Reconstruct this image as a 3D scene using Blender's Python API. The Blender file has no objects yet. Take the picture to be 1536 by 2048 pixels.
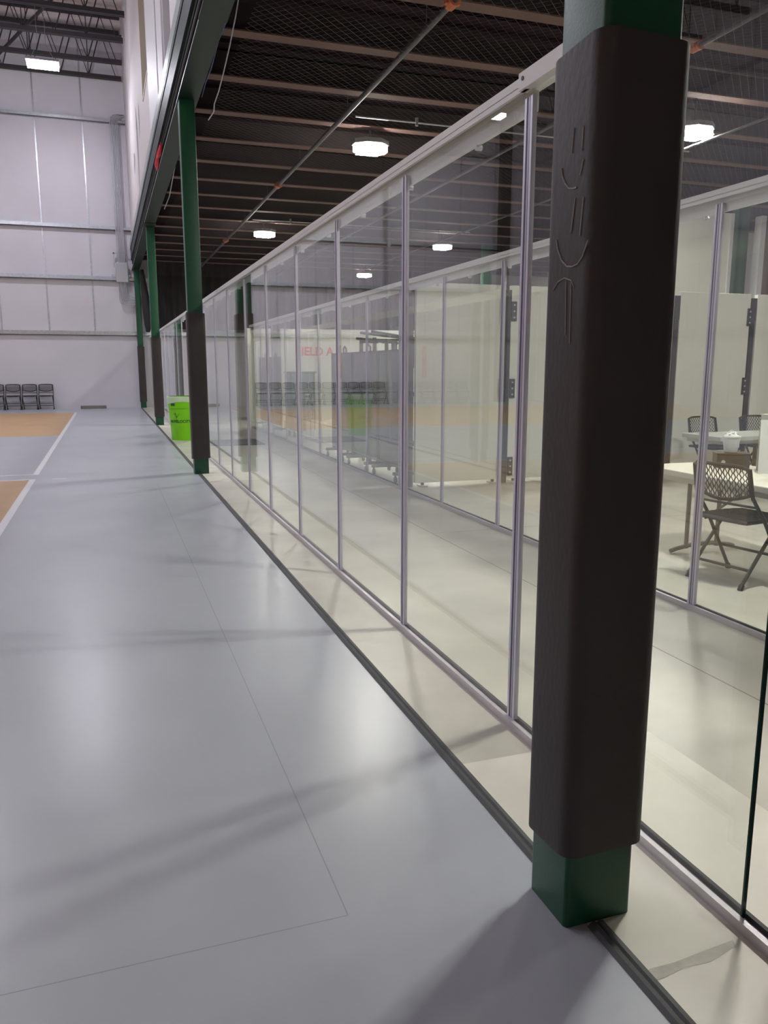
import bpy, math, random
from mathutils import Vector
random.seed(7)
S = bpy.context.scene
COL = S.collection
PI = math.pi

# ------------------------------------------------------------------ camera, world, exposure
cam = bpy.data.cameras.new('camera'); cam_o = bpy.data.objects.new('camera', cam); COL.objects.link(cam_o)
cam.sensor_fit = 'VERTICAL'; cam.sensor_height = 36.0; cam.lens = 1587.6/2048*36.0
cam.clip_start = 0.02; cam.clip_end = 200
cam_o.location = (0, 0, 1.37)
cam_o.rotation_euler = (math.radians(90-10.37), 0, math.radians(-19.03))
S.camera = cam_o
w = bpy.data.worlds.new('world'); S.world = w; w.use_nodes = True
w.node_tree.nodes['Background'].inputs[0].default_value = (0.75, 0.78, 0.85, 1)
w.node_tree.nodes['Background'].inputs[1].default_value = 0.05
S.view_settings.view_transform = 'Standard'
S.view_settings.look = 'None'
S.view_settings.gamma = 1.0
S.view_settings.use_curve_mapping = False
S.view_settings.exposure = 0.0
S.cycles.use_denoising = True
S.cycles.use_adaptive_sampling = False
S.cycles.sampling_pattern = 'TABULATED_SOBOL'
S.cycles.transparent_max_bounces = 40
S.cycles.max_bounces = 10
S.cycles.diffuse_bounces = 5
S.cycles.glossy_bounces = 6
S.cycles.sample_clamp_indirect = 6.0
# lamp strengths (emission of the lamps' own diffusers) and their colours
E_COURT = 155.0; C_COURT = (0.92, 0.905, 1.0)
E_MEZZ = 810.0;  C_MEZZ = (1.0, 0.975, 0.89)

# ------------------------------------------------------------------ materials
def mat(name, col, rough=0.5, metal=0.0, spec=0.5, noise=0.0, nscale=8.0, bump=0.0, bscale=60.0, stretch=None, col2=None):
    m = bpy.data.materials.new(name); m.use_nodes = True
    nt = m.node_tree; b = nt.nodes['Principled BSDF']
    b.inputs['Base Color'].default_value = (*col, 1); b.inputs['Roughness'].default_value = rough
    b.inputs['Metallic'].default_value = metal; b.inputs['Specular IOR Level'].default_value = spec
    if noise or bump:
        tc = nt.nodes.new('ShaderNodeTexCoord'); mp = nt.nodes.new('ShaderNodeMapping')
        nt.links.new(tc.outputs['Object'], mp.inputs[0])
        if stretch: mp.inputs['Scale'].default_value = stretch
    if noise:
        n = nt.nodes.new('ShaderNodeTexNoise'); n.inputs['Scale'].default_value = nscale; n.inputs['Detail'].default_value = 5
        nt.links.new(mp.outputs[0], n.inputs['Vector'])
        r = nt.nodes.new('ShaderNodeValToRGB')
        c2 = col2 or tuple(max(0, c*(1-noise)) for c in col)
        r.color_ramp.elements[0].color = (*c2, 1); r.color_ramp.elements[1].color = (*[min(1, c*(1+noise*0.5)) for c in col], 1)
        r.color_ramp.elements[0].position = 0.3; r.color_ramp.elements[1].position = 0.7
        nt.links.new(n.outputs['Fac'], r.inputs[0]); nt.links.new(r.outputs[0], b.inputs['Base Color'])
    if bump:
        n2 = nt.nodes.new('ShaderNodeTexNoise'); n2.inputs['Scale'].default_value = bscale; n2.inputs['Detail'].default_value = 3
        nt.links.new(mp.outputs[0], n2.inputs['Vector'])
        bp = nt.nodes.new('ShaderNodeBump'); bp.inputs['Strength'].default_value = bump; bp.inputs['Distance'].default_value = 0.01
        nt.links.new(n2.outputs['Fac'], bp.inputs['Height']); nt.links.new(bp.outputs[0], b.inputs['Normal'])
    return m

def emit(name, col, s):
    m = bpy.data.materials.new(name); m.use_nodes = True; nt = m.node_tree
    nt.nodes.clear(); o = nt.nodes.new('ShaderNodeOutputMaterial'); e = nt.nodes.new('ShaderNodeEmission')
    e.inputs[0].default_value = (*col, 1); e.inputs[1].default_value = s; nt.links.new(e.outputs[0], o.inputs[0]); return m

def glass(name, tint, r0=0.045):
    """clear sheet glass: straight-through transparency under a Schlick reflection, both faces"""
    m = bpy.data.materials.new(name); m.use_nodes = True; nt = m.node_tree; nt.nodes.clear()
    N = nt.nodes.new; L = nt.links.new
    o = N('ShaderNodeOutputMaterial'); mix = N('ShaderNodeMixShader'); t = N('ShaderNodeBsdfTransparent'); g = N('ShaderNodeBsdfGlossy')
    t.inputs[0].default_value = (*tint, 1); g.inputs['Roughness'].default_value = 0.0; g.inputs[0].default_value = (0.97, 1.0, 0.98, 1)
    geo = N('ShaderNodeNewGeometry'); d = N('ShaderNodeVectorMath'); d.operation = 'DOT_PRODUCT'
    L(geo.outputs['Normal'], d.inputs[0]); L(geo.outputs['Incoming'], d.inputs[1])
    a = N('ShaderNodeMath'); a.operation = 'ABSOLUTE'; L(d.outputs['Value'], a.inputs[0])
    s = N('ShaderNodeMath'); s.operation = 'SUBTRACT'; s.inputs[0].default_value = 1.0; L(a.outputs[0], s.inputs[1])
    p = N('ShaderNodeMath'); p.operation = 'POWER'; L(s.outputs[0], p.inputs[0]); p.inputs[1].default_value = 5.0
    q = N('ShaderNodeMath'); q.operation = 'MULTIPLY_ADD'; L(p.outputs[0], q.inputs[0]); q.inputs[1].default_value = 1-r0; q.inputs[2].default_value = r0
    L(q.outputs[0], mix.inputs[0]); L(t.outputs[0], mix.inputs[1]); L(g.outputs[0], mix.inputs[2]); L(mix.outputs[0], o.inputs[0])
    return m

def net_mat(name, col, cell, th):
    m = bpy.data.materials.new(name); m.use_nodes = True; nt = m.node_tree; b = nt.nodes['Principled BSDF']
    b.inputs['Base Color'].default_value = (*col, 1); b.inputs['Roughness'].default_value = 0.5
    N = nt.nodes.new; L = nt.links.new
    tc = N('ShaderNodeTexCoord'); sx = N('ShaderNodeSeparateXYZ'); L(tc.outputs['Object'], sx.inputs[0])
    outs = []
    for k in (1, -1):
        c = N('ShaderNodeMath'); c.operation = 'MULTIPLY_ADD'; c.inputs[1].default_value = k; L(sx.outputs['X'], c.inputs[0]); L(sx.outputs['Y'], c.inputs[2])
        f = N('ShaderNodeMath'); f.operation = 'PINGPONG'; f.inputs[1].default_value = cell; L(c.outputs[0], f.inputs[0])
        l = N('ShaderNodeMath'); l.operation = 'LESS_THAN'; l.inputs[1].default_value = th; L(f.outputs[0], l.inputs[0]); outs.append(l)
    mx = N('ShaderNodeMath'); mx.operation = 'MAXIMUM'; L(outs[0].outputs[0], mx.inputs[0]); L(outs[1].outputs[0], mx.inputs[1])
    L(mx.outputs[0], b.inputs['Alpha'])
    return m

M = dict(
 court = mat('grey_court', (0.455, 0.475, 0.53), 0.29, spec=0.5, noise=0.05, nscale=1.3),
 orange = mat('tan_court', (0.60, 0.37, 0.15), 0.33, noise=0.06, nscale=2, bump=0.03, bscale=220),
 line = mat('line_paint', (0.80, 0.80, 0.82), 0.4),
 tick = mat('tape_tick', (0.55, 0.56, 0.57), 0.5),
 seam = mat('floor_seam', (0.30, 0.31, 0.33), 0.5),
 conc = mat('concrete', (0.575, 0.55, 0.485), 0.34, noise=0.2, nscale=1.7, bump=0.03, bscale=30),
 patch = mat('concrete_patch', (0.74, 0.71, 0.63), 0.38, noise=0.10, nscale=2.6, bump=0.05, bscale=25),
 stain = mat('concrete_stain', (0.47, 0.445, 0.385), 0.38, noise=0.3, nscale=12),
 joint = mat('saw_cut', (0.30, 0.26, 0.20), 0.8),
 edge = mat('rubber_edge', (0.06, 0.062, 0.065), 0.55),
 wall = mat('white_liner', (0.66, 0.645, 0.70), 0.55, noise=0.03, nscale=1.2, bump=0.05, bscale=4),
 insul = mat('white_insulation', (0.67, 0.655, 0.71), 0.42, noise=0.04, nscale=1.0, bump=0.16, bscale=3.0),
 galv = mat('galvanised', (0.58, 0.60, 0.64), 0.33, metal=0.75, noise=0.15, nscale=14),
 conduit = mat('conduit', (0.55, 0.56, 0.60), 0.35, metal=0.6),
 upper = mat('upper_wall', (0.62, 0.585, 0.59), 0.7),
 trimw = mat('white_trim', (0.72, 0.71, 0.74), 0.5),
 tan = mat('tan_reveal', (0.62, 0.54, 0.42), 0.6),
 roof = mat('roof_deck', (0.74, 0.68, 0.68), 0.6, noise=0.06, nscale=0.6),
 steel = mat('black_steel', (0.030, 0.026, 0.028), 0.5),
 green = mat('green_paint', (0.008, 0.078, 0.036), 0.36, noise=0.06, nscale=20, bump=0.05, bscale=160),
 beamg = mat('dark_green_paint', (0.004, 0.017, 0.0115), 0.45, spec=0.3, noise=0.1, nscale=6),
 flash = mat('galvanised_flashing', (0.42, 0.46, 0.46), 0.35, metal=0.5),
 pad = mat('black_pad', (0.046, 0.038, 0.037), 0.52, noise=0.22, nscale=5, bump=0.12, bscale=70, stretch=(1, 1, 0.5)),
 chalk = mat('chalk', (0.42, 0.38, 0.37), 0.9),
 alu = mat('aluminium', (0.70, 0.68, 0.80), 0.35, metal=0.25),
 alud = mat('aluminium_groove', (0.16, 0.15, 0.21), 0.4, metal=0.2),
 chan = mat('aluminium_channel', (0.62, 0.59, 0.62), 0.38, metal=0.35),
 gasket = mat('gasket', (0.02, 0.02, 0.02), 0.6),
 rail = mat('white_rail', (0.74, 0.735, 0.72), 0.4),
 gedge = mat('glass_edge', (0.012, 0.045, 0.035), 0.2),
 mat_floor = mat('floor_mat', (0.13, 0.13, 0.16), 0.8),
 glass = glass('clear_glass', (0.976, 0.985, 0.974)),
 deck = mat('dark_deck', (0.030, 0.018, 0.022), 0.8, spec=0.1, noise=0.2, nscale=3, stretch=(0.4, 6, 1)),
 joist = mat('beige_joist', (0.165, 0.105, 0.092), 0.7, spec=0.15),
 joistw = mat('joist_web', (0.05, 0.036, 0.037), 0.7),
 pipe = mat('black_pipe', (0.07, 0.065, 0.07), 0.35, metal=0.3),
 coupl = mat('orange_coupling', (0.55, 0.13, 0.04), 0.45),
 lampb = mat('lamp_housing', (0.35, 0.35, 0.36), 0.4, metal=0.5),
 net = net_mat('net_threads', (0.10, 0.09, 0.095), 0.05, 0.0016),
 curtain = mat('black_mesh_curtain', (0.022, 0.02, 0.022), 0.75),
 chair = mat('black_plastic', (0.018, 0.018, 0.019), 0.42),
 chairm = mat('black_chair_metal', (0.03, 0.029, 0.028), 0.4, metal=0.3),
 lime = mat('lime_plastic', (0.20, 0.62, 0.002), 0.38),
 limed = mat('dark_green_print', (0.012, 0.09, 0.015), 0.5),
 bag = mat('clear_bag', (0.55, 0.70, 0.45), 0.3),
 wood = mat('grey_timber', (0.24, 0.215, 0.19), 0.75, noise=0.3, nscale=20, stretch=(1, 8, 8)),
 white = mat('white_panel', (0.80, 0.80, 0.735), 0.30, noise=0.02, nscale=1.5),
 whiteb = mat('white_board', (0.82, 0.83, 0.81), 0.35),
 greyp = mat('grey_fabric', (0.15, 0.15, 0.18), 0.75, bump=0.05, bscale=200),
 greyd = mat('charcoal_panel', (0.085, 0.085, 0.10), 0.6),
 hinge = mat('black_hinge', (0.03, 0.032, 0.036), 0.4, metal=0.4),
 table = mat('white_table_plastic', (0.76, 0.74, 0.64), 0.4, bump=0.05, bscale=200),
 tableg = mat('grey_table_plastic', (0.50, 0.51, 0.48), 0.45),
 legm = mat('grey_table_leg', (0.20, 0.18, 0.155), 0.45, metal=0.4),
 red = mat('red_vinyl', (0.70, 0.03, 0.06), 0.5),
 redt = mat('red_lettering', (0.78, 0.10, 0.06), 0.6),
 blue = mat('blue_cord', (0.10, 0.13, 0.30), 0.6),
 cordw = mat('grey_cord', (0.42, 0.42, 0.50), 0.6),
 black = mat('black_print', (0.015, 0.015, 0.015), 0.6),
 box = mat('dark_box', (0.035, 0.03, 0.024), 0.5),
 teal = mat('grey_teal_bin', (0.20, 0.25, 0.245), 0.6),
 smoke = mat('grey_glazing', (0.33, 0.32, 0.35), 0.25, noise=0.25, nscale=3),
 pvc = mat('white_pvc', (0.62, 0.62, 0.64), 0.4),
 court_lamp = emit('court_lamp', C_COURT, E_COURT),
 mezz_lamp = emit('mezz_lamp', C_MEZZ, E_MEZZ),
 mezz_glare = emit('mezz_glare', C_MEZZ, 0.022*E_MEZZ),
)

# ------------------------------------------------------------------ mesh builder
class MB:
    def __init__(s): s.v = []; s.f = []; s.mi = []; s.cur = 0
    def face(s, pts):
        n = len(s.v); s.v += [tuple(p) for p in pts]; s.f.append(tuple(range(n, n+len(pts)))); s.mi.append(s.cur); return s
    def box(s, x0, x1, y0, y1, z0, z1):
        n = len(s.v)
        s.v += [(x0,y0,z0),(x1,y0,z0),(x1,y1,z0),(x0,y1,z0),(x0,y0,z1),(x1,y0,z1),(x1,y1,z1),(x0,y1,z1)]
        for q in ((3,2,1,0),(4,5,6,7),(0,1,5,4),(1,2,6,5),(2,3,7,6),(3,0,4,7)): s.f.append(tuple(n+i for i in q)); s.mi.append(s.cur)
        return s
    def tube(s, pts, r, n=8, cap=True):
        pts = [Vector(p) for p in pts]; base = len(s.v); rs = r if isinstance(r, (list, tuple)) else [r]*len(pts)
        d0 = (pts[1]-pts[0]).normalized(); up = Vector((0,0,1)) if abs(d0.z) < 0.9 else Vector((1,0,0))
        u = d0.cross(up).normalized()
        for i, p in enumerate(pts):
            if i == 0: d = pts[1]-pts[0]
            elif i == len(pts)-1: d = pts[-1]-pts[-2]
            else: d = (pts[i+1]-pts[i]).normalized()+(pts[i]-pts[i-1]).normalized()
            d = d.normalized(); u = (u-d*u.dot(d)).normalized(); vv = d.cross(u)
            for k in range(n):
                a = 2*PI*k/n; s.v.append(tuple(p+(u*math.cos(a)+vv*math.sin(a))*rs[i]))
        for i in range(len(pts)-1):
            for k in range(n):
                a = base+i*n+k; b = base+i*n+(k+1) % n
                s.f.append((a, b, b+n, a+n)); s.mi.append(s.cur)
        if cap:
            s.f.append(tuple(base+k for k in reversed(range(n)))); s.mi.append(s.cur)
            e = base+(len(pts)-1)*n; s.f.append(tuple(e+k for k in range(n))); s.mi.append(s.cur)
        return s
    def lathe(s, prof, n=32, cx=0, cy=0):
        base = len(s.v)
        for r, z in prof:
            for k in range(n): a = 2*PI*k/n; s.v.append((cx+r*math.cos(a), cy+r*math.sin(a), z))
        for i in range(len(prof)-1):
            for k in range(n):
                a = base+i*n+k; b = base+i*n+(k+1) % n; s.f.append((a, b, b+n, a+n)); s.mi.append(s.cur)
        return s
    def prism(s, poly, z0, z1):
        n = len(poly); b = len(s.v)
        s.v += [(x, y, z0) for x, y in poly]+[(x, y, z1) for x, y in poly]
        s.f.append(tuple(b+i for i in reversed(range(n)))); s.mi.append(s.cur); s.f.append(tuple(b+n+i for i in range(n))); s.mi.append(s.cur)
        for i in range(n): j = (i+1) % n; s.f.append((b+i, b+j, b+n+j, b+n+i)); s.mi.append(s.cur)
        return s
    def build(s, name, m, parent=None, bevel=0.0, smooth=False):
        me = bpy.data.meshes.new(name); me.from_pydata(s.v, [], s.f); me.update()
        for mm in (m if isinstance(m, list) else [m]): me.materials.append(mm)
        if isinstance(m, list): me.polygons.foreach_set('material_index', s.mi)
        if smooth:
            me.polygons.foreach_set('use_smooth', [True]*len(me.polygons))
            try: me.set_sharp_from_angle(angle=math.radians(40))
            except Exception: pass
        o = bpy.data.objects.new(name, me); COL.objects.link(o)
        if parent: o.parent = parent
        if bevel:
            bv = o.modifiers.new('bevel', 'BEVEL'); bv.width = bevel; bv.segments = 2; bv.limit_method = 'ANGLE'
        return o
def B(*a): return MB().box(*a)
def tag(o, label=None, cat=None, group=None, kind=None):
    if label: o['label'] = label
    if cat: o['category'] = cat
    if group: o['group'] = group
    if kind: o['kind'] = kind
    return o
def thing(name, label, cat, loc=(0,0,0), rz=0, group=None, kind=None):
    o = bpy.data.objects.new(name, None); COL.objects.link(o); o.location = loc; o.rotation_euler = (0,0,rz); o.empty_display_size = 0.1
    return tag(o, label, cat, group, kind)
def struct(o): o['kind'] = 'structure'; return o
def dup(root, loc, rz=None, label=None, group=None, scale=None):
    r = root.copy(); COL.objects.link(r); r.location = loc
    if rz is not None: r.rotation_euler = (0,0,rz)
    if label: r['label'] = label
    if group: r['group'] = group
    if scale: r.scale = (scale,)*3
    for ch in list(root.children):
        c = ch.copy(); COL.objects.link(c); c.parent = r
        for g in list(ch.children):
            d = g.copy(); COL.objects.link(d); d.parent = c
    return r
def rrect(x0, x1, y0, y1, r, n=6):
    out = []
    for cx, cy, a0 in ((x1-r, y1-r, 0), (x0+r, y1-r, PI/2), (x0+r, y0+r, PI), (x1-r, y0+r, 1.5*PI)):
        for k in range(n+1): a = a0+PI/2*k/n; out.append((cx+r*math.cos(a), cy+r*math.sin(a)))
    return out
def text(name, body, m, size, loc, rot, ext=0.002, parent=None, align='LEFT', sx=1.0):
    cu = bpy.data.curves.new(name, 'FONT'); cu.body = body; cu.size = size; cu.extrude = ext; cu.align_x = align; cu.offset = size*0.018
    o = bpy.data.objects.new(name+'_tmp', cu); COL.objects.link(o)
    bpy.context.view_layer.update()
    me = bpy.data.meshes.new_from_object(o.evaluated_get(bpy.context.evaluated_depsgraph_get()))
    bpy.data.objects.remove(o); bpy.data.curves.remove(cu)
    me.materials.clear(); me.materials.append(m)
    t = bpy.data.objects.new(name, me); COL.objects.link(t); t.location = loc; t.rotation_euler = rot; t.scale = (sx, 1, 1)
    if parent: t.parent = parent
    return t
ORD = 'first second third fourth fifth sixth seventh eighth ninth tenth eleventh twelfth thirteenth fourteenth fifteenth sixteenth seventeenth eighteenth nineteenth twentieth twenty-first twenty-second twenty-third twenty-fourth twenty-fifth twenty-sixth'.split()

# ================================================================== SETTING
XL, XR, YN, YF, ZR = -13.5, 15.5, -7.0, 28.75, 11.75
G1, G2 = 1.4175, 3.105
COLS = [1.507, 10.45, 19.70, 28.32]           # front faces of the green columns
CX0, CX1 = 0.993, 1.184
# ---- floor as a grid of cells
def cuts(*v): return sorted(set(v))
xs = cuts(XL, -0.97, -0.90, -0.705, -0.547, 0.4985, 0.5015, 1.056, 1.88, 2.494, 2.502, XR)
pys = []
for c in COLS[:3]: pys += [c-0.75, c+0.84]
ys = cuts(YN, 10.56, 10.62, 10.555, 10.60, 11.06, 11.12, 14.19, 14.225, 17.30, 17.335, 26.02, 26.08, 17.58, 17.64, 1.7285, 1.7315, 6.0, 6.006, *pys, YF)
def floor_mat(x, y):
    if x > 1.056:
        if 2.494 < x < 2.502 or 6.0 < y < 6.006 and x > 2.5: return 6
        if x < 1.88 and any(c-0.75 < y < c+0.84 for c in COLS[:3]): return 5
        return 4
    side = -0.97 < x < -0.90
    if x < -0.90:
        if y < 10.62:
            return 2 if side or y > 10.56 else 1
        if y < 11.06: return 0
        if y < 26.02:
            if side: return 2
            if y < 11.12: return 2
            if 14.19 < y < 14.225 or 17.30 < y < 17.335: return 7
            if y > 17.335: return 1
            return 0
        return 0
    if -0.705 < x < -0.547 and (10.555 < y < 10.60): return 2
    if -0.705 < x < -0.547 and (17.58 < y < 17.64): return 7
    if 0.4985 < x < 0.5015 and 1.73 < y < 9.2: return 3
    if 1.7285 < y < 1.7315 and x < 0.5: return 3
    return 0
fl = MB()
for i in range(len(xs)-1):
    for j in range(len(ys)-1):
        fl.cur = floor_mat((xs[i]+xs[i+1])/2, (ys[j]+ys[j+1])/2)
        fl.face([(xs[i],ys[j],0),(xs[i+1],ys[j],0),(xs[i+1],ys[j+1],0),(xs[i],ys[j+1],0)])
struct(fl.build('floor', [M['court'], M['orange'], M['line'], M['seam'], M['conc'], M['patch'], M['joint'], M['tick']]))
STAIN = [(1.055, 1.306), (1.06, 1.289), (1.124, 1.294), (1.188, 1.304), (1.254, 1.298), (1.35, 1.32), (1.358, 1.34), (1.254, 1.332), (1.176, 1.325), (1.108, 1.327)]
stain = MB().face([(x, y, 0.0006) for x, y in STAIN]); struct(stain.build('floor_stain', M['stain']))
# ---- shell
struct(B(XL-0.2, XR+0.2, YF, YF+0.2, 0, ZR+0.6).build('wall_back', M['insul']))
struct(B(XL-0.2, XL, YN, YF, 0, ZR+0.6).build('wall_left', M['insul']))
struct(B(XR, XR+0.2, YN, YF, 0, ZR+0.6).build('wall_right', M['wall']))
struct(B(XL, XR, YN-0.2, YN, 0, ZR+0.6).build('wall_front', M['roof']))
rf = MB(); rf.box(XL, XR, YN, YF, ZR+0.1, ZR+0.3)
for k in range(60): y = YN+0.3+k*0.6; rf.box(XL, 1.2, y, y+0.18, ZR+0.04, ZR+0.1)
struct(rf.build('ceiling', M['roof']))
struct(B(XL, XR, YF-0.05, YF-0.001, 0, 2.38).build('trim_1', M['wall']))
tag(bpy.data.objects['trim_1'], 'smooth white liner panel along the foot of the back wall')
# girts and panel seams of the back wall (horizontal and vertical galvanised strips)
def girt(z, n):
    g = MB(); g.box(XL, XR, YF-0.17, YF-0.001, z-0.005, z+0.012); g.box(XL, XR, YF-0.175, YF-0.165, z-0.06, z+0.012); g.box(XL, XR, YF-0.06, YF-0.001, z-0.085, z-0.075)
    g.box(XL, XR, YF-0.012, YF-0.002, z+0.0, z+0.07)
    return struct(g.build('trim_%d' % n, M['galv']))
for n, z in enumerate((2.47, 4.24, 5.84, 9.12)): girt(z, n+2)
n = 6
for k in range(-9, 8):
    x = -0.255+1.41*k
    if 0.9 < x < 1.4: continue
    m_ = MB()
    for z0, z1 in ((2.52, 4.15), (4.31, 5.75), (5.91, 9.03), (9.2, ZR)): m_.box(x-0.022, x+0.022, YF-0.014, YF-0.001, z0, z1)
    struct(m_.build('trim_%d' % n, M['galv'])); n += 1
for k in range(24):
    y = YN+1+k*1.5
    struct(B(XL+0.001, XL+0.014, y-0.022, y+0.022, 0, ZR).build('trim_%d' % n, M['galv'])); n += 1
for z in (2.47, 5.84, 9.12):
    struct(B(XL+0.001, XL+0.17, YN, YF-0.18, z-0.07, z).build('trim_%d' % n, M['galv'])); n += 1
# dark steel frame post at the left end of the back wall, seen mirrored in the glass
struct(B(-12.0, -11.6, YF-0.45, YF-0.18, 0, ZR).build('trim_%d' % n, M['steel'])); n += 1
struct(B(XL+0.18, XL+0.45, 15, 15.3, 0, ZR).build('trim_%d' % n, M['steel'])); n += 1
# ---- upper wall over the beam, with its windows, pilasters and painted emblem
X_U = 1.05
uw = MB()
def uwall(y0, y1, z0, z1): uw.box(X_U, X_U+0.16, y0, y1, z0, z1)
uwall(YN, 11.36, 5.43, ZR+0.1); uwall(11.36, 12.50, 5.43, 5.55); uwall(11.36, 12.50, 8.6, ZR+0.1)
uwall(12.50, 16.35, 5.43, ZR+0.1); uwall(16.35, 18.2, 5.43, 6.72); uwall(16.35, 18.2, 9.2, ZR+0.1); uwall(18.2, YF, 5.43, ZR+0.1)
struct(uw.build('wall_mezzanine', M['upper']))
def window(nm, y0, y1, z0, z1, gm):
    t = struct(thing(nm, None, None, (X_U, (y0+y1)/2, z0)))
    f = MB(); f.box(-0.012, 0.11, y0-(y0+y1)/2, y0-(y0+y1)/2+0.05, 0, z1-z0); f.box(-0.012, 0.11, y1-(y0+y1)/2-0.05, y1-(y0+y1)/2, 0, z1-z0)
    f.box(-0.012, 0.11, -(y1-y0)/2, (y1-y0)/2, 0, 0.05); f.box(-0.012, 0.11, -(y1-y0)/2, (y1-y0)/2, z1-z0-0.05, z1-z0)
    f.build('window_frame', gm, t)
    B(0.09, 0.12, -(y1-y0)/2+0.02, (y1-y0)/2-0.02, 0.02, z1-z0-0.02).build('pane', M['smoke'], t)
window('window_1', 11.36, 12.50, 5.55, 8.6, M['trimw'])
window('window_2', 16.35, 18.2, 6.72, 9.2, M['tan'])
for (y0, y1) in ((12.62, 13.55), (13.75, 16.0), (10.15, 11.2)):
    struct(B(X_U-0.03, X_U-0.001, y0, y1, 5.3, ZR).build('trim_%d' % n, M['trimw'])); n += 1
struct(B(X_U-0.012, X_U-0.001, 13.62, 13.70, 5.3, ZR).build('trim_%d' % n, M['hinge'])); n += 1
struct(B(X_U-0.012, X_U-0.001, 16.22, 16.30, 5.3, 6.72).build('trim_%d' % n, M['hinge'])); n += 1
em = thing('wall_emblem', 'grey curved emblem shapes painted on the white upper wall', 'emblem', (X_U, 21.5, 6.5))
def leaf(yc, z0, z1, wd):
    pts = []
    for k in range(13): t_ = k/12; pts.append((yc-21.5-wd*math.sin(PI*t_)*(0.5+0.5*t_), z0-6.5+(z1-z0)*t_))
    for k in range(11, 0, -1): t_ = k/12; pts.append((yc-21.5+0.25*wd*math.sin(PI*t_), z0-6.5+(z1-z0)*t_))
    m_ = MB(); m_.face([(-0.004, y, z) for y, z in pts]); m_.build('painted_stroke', M['smoke'], em)
leaf(21.5, 5.6, 7.6, 0.5); leaf(23.6, 6.45, 7.0, 0.8); leaf(20.2, 6.5, 7.3, 0.25)
# ---- mezzanine deck, joists
dk = MB(); dk.box(1.2, XR, YN, YF, 4.93, 5.02)
for k in range(118): y = YN+0.1+k*0.3; dk.box(1.2, XR, y, y+0.09, 4.89, 4.93)
struct(dk.build('ceiling_mezzanine', M['deck']))
for k in range(24):
    y = 7.27+1.285*(k-8)
    if y > 27.9 or y < -4: continue
    t = thing('ceiling_joist', 'beige flanged joist across the dark underside of the mezzanine', 'joist', (1.28, y, 4.6), 0, 'mezzanine joists')
    B(0, XR-1.3, -0.085, 0.085, 0, 0.014).build('flange', M['joist'], t)
    B(0, XR-1.3, -0.006, 0.006, 0.014, 0.29).build('web', M['joistw'], t)
# ---- glass walls ------------------------------------------------------------------
def panel(name, x, y0, y1, z1, label, group, back=False, mull=True):
    t = thing(name, label, 'glass panel', (x, y0, 0.0), 0, group)
    B(-0.005, 0.005, 0.006, y1-y0-0.006, 0.022, z1).build('pane', M['glass'], t)
    if not mull: B(-0.0055, 0.0055, 0.001, 0.006, 0.022, z1).build('pane_edge', M['gedge'], t)
    if mull:
        m_ = MB(); m_.box(-0.0075, 0.0075, -0.027, 0.027, 0.03, z1-0.02)
        m_.box(-0.010, -0.0075, -0.027, -0.013, 0.03, z1-0.02); m_.box(-0.010, -0.0075, 0.013, 0.027, 0.03, z1-0.02)
        mo = m_.build('mullion', M['alu'], t)
        g = MB(); g.box(-0.0082, -0.0075, -0.012, -0.004, 0.03, z1-0.02); g.box(-0.0082, -0.0075, 0.004, 0.012, 0.03, z1-0.02); g.build('groove', M['alud'], mo)
    return t
P1 = [1.37, 2.576, 3.785, 5.005, 6.17, 7.40, 8.58, 9.86, 11.08]
while P1[-1] < 27.4: P1.append(P1[-1]+1.215)
GAP = None
for i in range(len(P1)-1):
    y0, y1 = P1[i], P1[i+1]
    if y0 < 15.75 < y1: GAP = (y0, y1); continue
    lb = 'clear glass panel beside the nearest black padded column' if i == 0 else '%s glass panel of the front glass wall, counting away from the nearest padded column' % ORD[i]
    panel('glass_panel', G1, y0, y1, 2.288, lb, 'glass panels of the front wall', mull=(i > 0))
def rail(name, x, y0, y1, label):
    t = thing(name, label, 'rail', (x, y0, 2.29))
    L = y1-y0
    c = MB(); c.box(-0.025, 0.025, 0, L, 0.018, 0.048); c.box(-0.025, -0.012, 0, L, 0, 0.02); c.box(0.012, 0.025, 0, L, -0.065, 0.02)
    c.build('cap', M['rail'], t)
    k = 0.45
    while k < min(L, 14):
        MB().tube([(0.005, k, -0.075), (0.03, k, -0.075)], 0.011, 8).build('screw', M['trimw'], t); k += 0.75
    return t
rail('top_rail', G1, 2.57, 27.4, 'long white top rail capping the front glass wall')
t = thing('rail_cover', 'short white cover plate on the front rail beside the nearest column', 'rail cover', (G1, 1.2, 2.27))
B(-0.034, 0.034, 0, 1.41, 0.02, 0.078).build('plate', M['rail'], t, bevel=0.002)
MB().tube([(-0.037, 1.38, 0.055), (-0.033, 1.38, 0.055)], 0.007, 10).build('screw', M['hinge'], t)
def channel(x, y0, y1, label):
    t = thing('floor_channel', label, 'channel', (x, y0, 0)); L = y1-y0
    c = MB(); c.box(-0.026, 0.030, 0, L, 0, 0.018); c.box(-0.026, -0.009, 0, L, 0.018, 0.03)
    c.build('track', M['chan'], t); B(0.008, 0.020, 0, L, 0.018, 0.033).build('gasket', M['gasket'], t)
channel(G1, 0.9, GAP[0], 'aluminium floor channel under the near front glass panels')
channel(G1, GAP[1], 27.4, 'aluminium floor channel of the far front glass beyond the lime bin')
P2 = [1.12, 2.345, 3.577, 4.79, 6.01]
while P2[-1] < 18: P2.append(P2[-1]+1.215)
for i in range(len(P2)-1):
    panel('glass_panel', G2, P2[i], P2[i+1], 2.232, '%s glass panel of the rear glass wall, counting from the folding tables' % ORD[i], 'glass panels of the rear wall')
rail('top_rail', G2, 1.0, 18.2, 'white top rail capping the rear glass wall').location.z = 2.235
channel(G2, 1.0, 18.2, 'aluminium floor channel under the rear glass wall')
t = thing('door_post', 'black door post at the end of the front glass, lower right', 'post', (1.482, 1.14, 0))
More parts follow.
